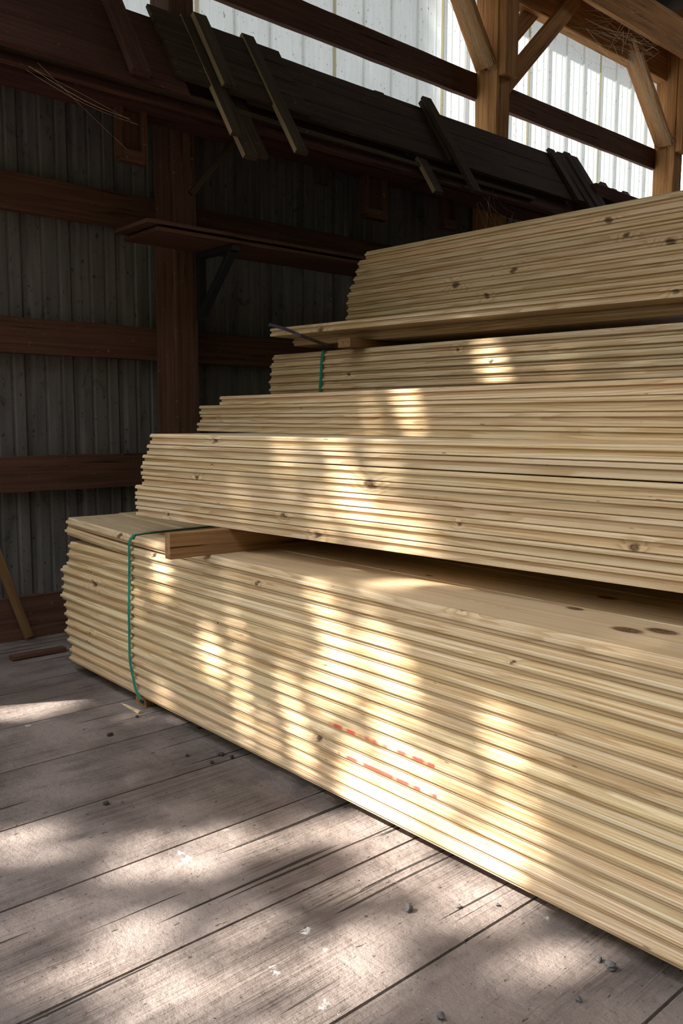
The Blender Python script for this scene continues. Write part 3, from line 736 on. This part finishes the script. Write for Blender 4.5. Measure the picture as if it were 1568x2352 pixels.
web('cobweb', [((.19, 4.66, 4.46), .06), ((.16, 4.85, 4.22), .07), ((.16, 5.0, 4.0), .07), ((.16, 5.14, 3.82), .06), ((.2, 5.2, 3.78), .04)], 70, .03, 'dusty cobweb hanging over the left knee brace of the centre post', 5)
web('cobweb', [((.16, 7.22, 4.46), .07), ((.16, 7.45, 4.2), .07), ((.16, 7.6, 4.03), .07), ((.16, 7.8, 3.84), .07), ((.2, 7.88, 3.8), .05)], 90, .03, 'dusty cobweb hanging over the knee brace at the far right', 6)
web('cobweb', [((.1, 6.4, 4.55), .18), ((.3, 6.8, 4.5), .15), ((.08, 7.1, 4.4), .15), ((.28, 7.3, 4.5), .10)], 60, .05, 'tangled cobweb between the two plate beams', 8)
web('cobweb', [((.55, 4.75, 2.70), .08), ((.45, 5.3, 2.68), .1), ((.35, 5.1, 2.58), .08)], 14, .05, 'cobweb under the far end of the rack pile', 9)
web('cobweb', [((.6, 1.55, 2.7), .03), ((.5, 2.1, 2.62), .03), ((.34, 2.2, 2.5), .03)], 4, .02, 'thin cobweb strands at the left rack support', 10)

# ------------------------------------------------------------------ outside: ground, trees
vs = []; fs = []; quad((-60, -60, -.5), (60, -60, -.5), (60, 60, -.5), (-60, 60, -.5))
tag(link('ground', mesh('ground', vs, fs), MGRD), kind='structure')
KD = V((.5, 1, -1.0)); DH = KD.normalized()     # direction the sunlight travels
ua = DH.cross(V((0, 0, 1))).normalized(); va = ua.cross(DH)
def uv(P): P = V(P); return (P.dot(ua), P.dot(va))
HOLES = [  # (point reached by sun, radius in metres)
 ((2.72, 1.6, .64), .09), ((2.76, 1.6, .54), .08), ((2.84, 1.6, .48), .05), ((2.76, 1.6, .42), .11), ((2.70, 1.6, .33), .10), ((2.85, 1.6, .32), .12), ((2.97, 1.6, .26), .12), ((3.07, 1.6, .19), .12), ((2.70, 1.6, .20), .09), ((2.88, 1.6, .15), .12), ((3.16, 1.6, .14), .08),
 ((3.16, 1.6, .42), .04), ((3.19, 1.6, .35), .045), ((3.24, 1.6, .25), .05), ((3.29, 1.6, .15), .04), ((1.88, 1.6, .38), .05), ((2.095, 1.6, .168), .05), ((2.25, 1.6, .13), .04), ((2.4, 1.6, .12), .05), ((1.34, 1.6, .56), .04),
 ((2.45, 1.6, .64), .04), ((2.66, 1.72, .692), .08), ((2.80, 1.86, .692), .05),
 ((2.38, 1.713, 1.07), .09), ((2.34, 1.713, .97), .10), ((2.38, 1.713, .87), .10), ((2.2, 1.7, 1.02), .05), ((2.61, 1.73, .889), .05), ((2.8, 1.75, .844), .04), ((2.52, 1.73, .95), .04), ((2.72, 1.74, .87), .03),
 ((2.41, 2.06, 1.25), .07), ((2.42, 2.06, 1.16), .09), ((2.2, 2.07, 1.2), .05), 
 ((2.17, 2.79, 1.42), .065), ((2.18, 2.79, 1.35), .05), ((2.25, 2.79, 1.325), .04),
]
for px, py, r in ((60, 1630, .13), (20, 1600, .10), (150, 1610, .07), (420, 1950, .15), (360, 1965, .12), (480, 1935, .11), (330, 2000, .09), (120, 1930, .08), (40, 1950, .09), (200, 1960, .06), (760, 1905, .12), (860, 1925, .11), (680, 1930, .07), (960, 1990, .12), (1060, 2030, .11), (900, 2040, .07), (1130, 2075, .06),
                  (180, 2160, .13), (110, 2140, .10), (270, 2140, .09), (200, 2220, .08), (460, 2260, .12), (560, 2230, .13), (680, 2200, .14), (800, 2170, .10), (600, 2310, .14), (450, 2330, .12), (760, 2290, .09), (880, 2110, .06), (700, 2060, .05), (1000, 2100, .04), (1290, 2200, .05), (1150, 2250, .04), (90, 2260, .05), (560, 2130, .05)):
    P = on('Z', 0, px, py); HOLES.append(((P.x, P.y, 0), r))
hr_ = random.Random(21)
for _ in range(48): HOLES.append(((hr_.uniform(1.3, 2.6), 1.6, hr_.uniform(.08, .62)), hr_.uniform(.018, .034)))
for _ in range(8): HOLES.append(((hr_.uniform(1.9, 2.9), 1.72, hr_.uniform(.85, 1.08)), hr_.uniform(.025, .045)))
for _ in range(3): HOLES.append(((hr_.uniform(1.5, 2.3), 2.08, hr_.uniform(1.13, 1.25)), hr_.uniform(.02, .035)))
HU = [(*uv(p), r*1.22 if p[2] == 0 else (r*1.12 if p[1] == 1.6 else r)) for p, r in HOLES]
# edge of shade on the outside of the left wall: sun reaches it only beyond y = 5.1
lim = uv((-.05, 4.75, 4.0))[0]
us = [uv(p)[0] for p in ((3.6, .2, 0), (.5, 3.5, 2.0), (-.05, 4.75, 4), (-.05, 1, 3), (4, 1.6, 0))]
vs_ = [uv(p)[1] for p in ((3.6, .2, 0), (.5, 3.5, 2.4), (-.05, 1, 4.6), (-.05, 5.1, 4.6), (3.5, .0, 0), (1, .3, 0))]
u0_, u1_ = min(us)-1.0, max(us)+1.2; v0_, v1_ = min(vs_)-.5, max(vs_)+.5
if abs(u0_-lim) < abs(u1_-lim): u0_ = lim
else: u1_ = lim
ctr = V((2, 1.6, .5)); s0_ = ctr.dot(DH)-16.0
leafv = []; leaff = []; lr = random.Random(11)
area = (u1_-u0_)*(v1_-v0_); NL = int(area*560)
for _ in range(NL):
    u = lr.uniform(u0_, u1_); v = lr.uniform(v0_, v1_); s = s0_+lr.uniform(-.9, .9)
    L = lr.uniform(.07, .13)
    bad = False
    for (hu, hv, hr) in HU:
        if abs(u-hu) < hr+L*.4 and abs(v-hv) < hr+L*.4 and (u-hu)**2+(v-hv)**2 < (hr*.82+L*.15)**2: bad = lr.random() > .10; break
    if bad: continue
    c = ua*u+va*v+DH*s
    n = (-DH+V([lr.uniform(-.7, .7) for _ in range(3)])).normalized(); a = n.cross(V([lr.uniform(-1, 1) for _ in range(3)])).normalized(); b = n.cross(a)
    i = len(leafv)
    leafv += [c-a*L, c-a*.3*L+b*.45*L, c+a*.5*L+b*.35*L, c+a*L, c+a*.5*L-b*.35*L, c-a*.3*L-b*.45*L]; leaff.append(tuple(range(i, i+6)))
tree = empty('shade_tree', (-4.6, -11.2, -.5)); tag(tree, 'leafy tree standing outside the open end that throws dappled shade into the shed', 'tree')
me = bpy.data.meshes.new('foliage'); me.from_pydata([tuple(v-V(tree.location)) for v in leafv], [], leaff); me.update()
link('foliage', me, MLEAF, tree)
timber('trunk', (-4.6, -11.2, -.5), (-4.5, -11.0, 9.0), .4, .4, MD, parent=tree)
# added tree belt, unseen from inside, its heights shaped to close off low sky
bm = bmesh.new(); rr = random.Random(3)
for i in range(16):
    q = bmesh.ops.create_icosphere(bm, subdivisions=3, radius=1)['verts']; ph = [rr.uniform(0, 6) for _ in range(3)]
    cx = -26+i*3.6; cy = -17+rr.uniform(-1, 1); rx = 3.4; rz = rr.uniform(4.3, 4.9)
    if cx > 2.2: cy = -13+rr.uniform(-.5, .5)+cx*.25; rz = 8.5+rr.uniform(-.6, .6)
    for v in q:
        n = v.co.copy(); k = 1+.14*math.sin(5*n.x+ph[0])+.14*math.sin(6*n.y+ph[1])+.12*math.sin(7*n.z+ph[2])+rr.uniform(-.06, .06)
        v.co = V((cx+n.x*rx*k, cy+n.y*rx*k, rz*.8+n.z*rz*k-.5))
for i in range(7):
    q = bmesh.ops.create_icosphere(bm, subdivisions=3, radius=1)['verts']; ph = [rr.uniform(0, 6) for _ in range(3)]
    for v in q:
        n = v.co.copy(); k = 1+.14*math.sin(5*n.x+ph[0])+.14*math.sin(6*n.y+ph[1])+.12*math.sin(7*n.z+ph[2])+rr.uniform(-.06, .06)
        v.co = V((-12+n.x*3.2*k, -1+i*3.8+n.y*3.2*k, 5.2+n.z*6.6*k-.5))
me = bpy.data.meshes.new('tree_belt'); bm.to_mesh(me); bm.free()
tag(link('tree_belt', me, MLEAF), 'unseen belt of leafy trees added beyond the yard to close off the low sky', 'trees', kind='stuff')

# ------------------------------------------------------------------ light
sd = bpy.data.lights.new('sun', 'SUN'); sd.energy = 20; sd.angle = math.radians(.42); sd.color = (1, .95, .87)
so = bpy.data.objects.new('sun', sd); col.objects.link(so); so.rotation_euler = DH.to_track_quat('-Z', 'Y').to_euler()
wd = bpy.data.worlds.new('sky'); scn.world = wd; wd.use_nodes = True; nt = wd.node_tree; nt.nodes.clear()
wo = nt.nodes.new('ShaderNodeOutputWorld'); bg = nt.nodes.new('ShaderNodeBackground'); tc = nt.nodes.new('ShaderNodeTexCoord'); sx = nt.nodes.new('ShaderNodeSeparateXYZ'); rp = nt.nodes.new('ShaderNodeValToRGB')
nt.links.new(tc.outputs['Generated'], sx.inputs[0]); nt.links.new(sx.outputs[2], rp.inputs[0]); nt.links.new(rp.outputs[0], bg.inputs[0]); nt.links.new(bg.outputs[0], wo.inputs[0])
rp.color_ramp.elements[0].color = (1, .955, .90, 1); rp.color_ramp.elements[1].color = (.86, .90, 1, 1)
bg.inputs[1].default_value = 6.9
vs2 = scn.view_settings; vs2.view_transform = 'Standard'; vs2.look = 'None'; vs2.gamma = 1; vs2.exposure = 0; vs2.use_curve_mapping = False
scn.cycles.use_denoising = True
scn.cycles.max_bounces = 6; scn.cycles.diffuse_bounces = 4; scn.cycles.transparent_max_bounces = 4
scn.cycles.sample_clamp_indirect = 6
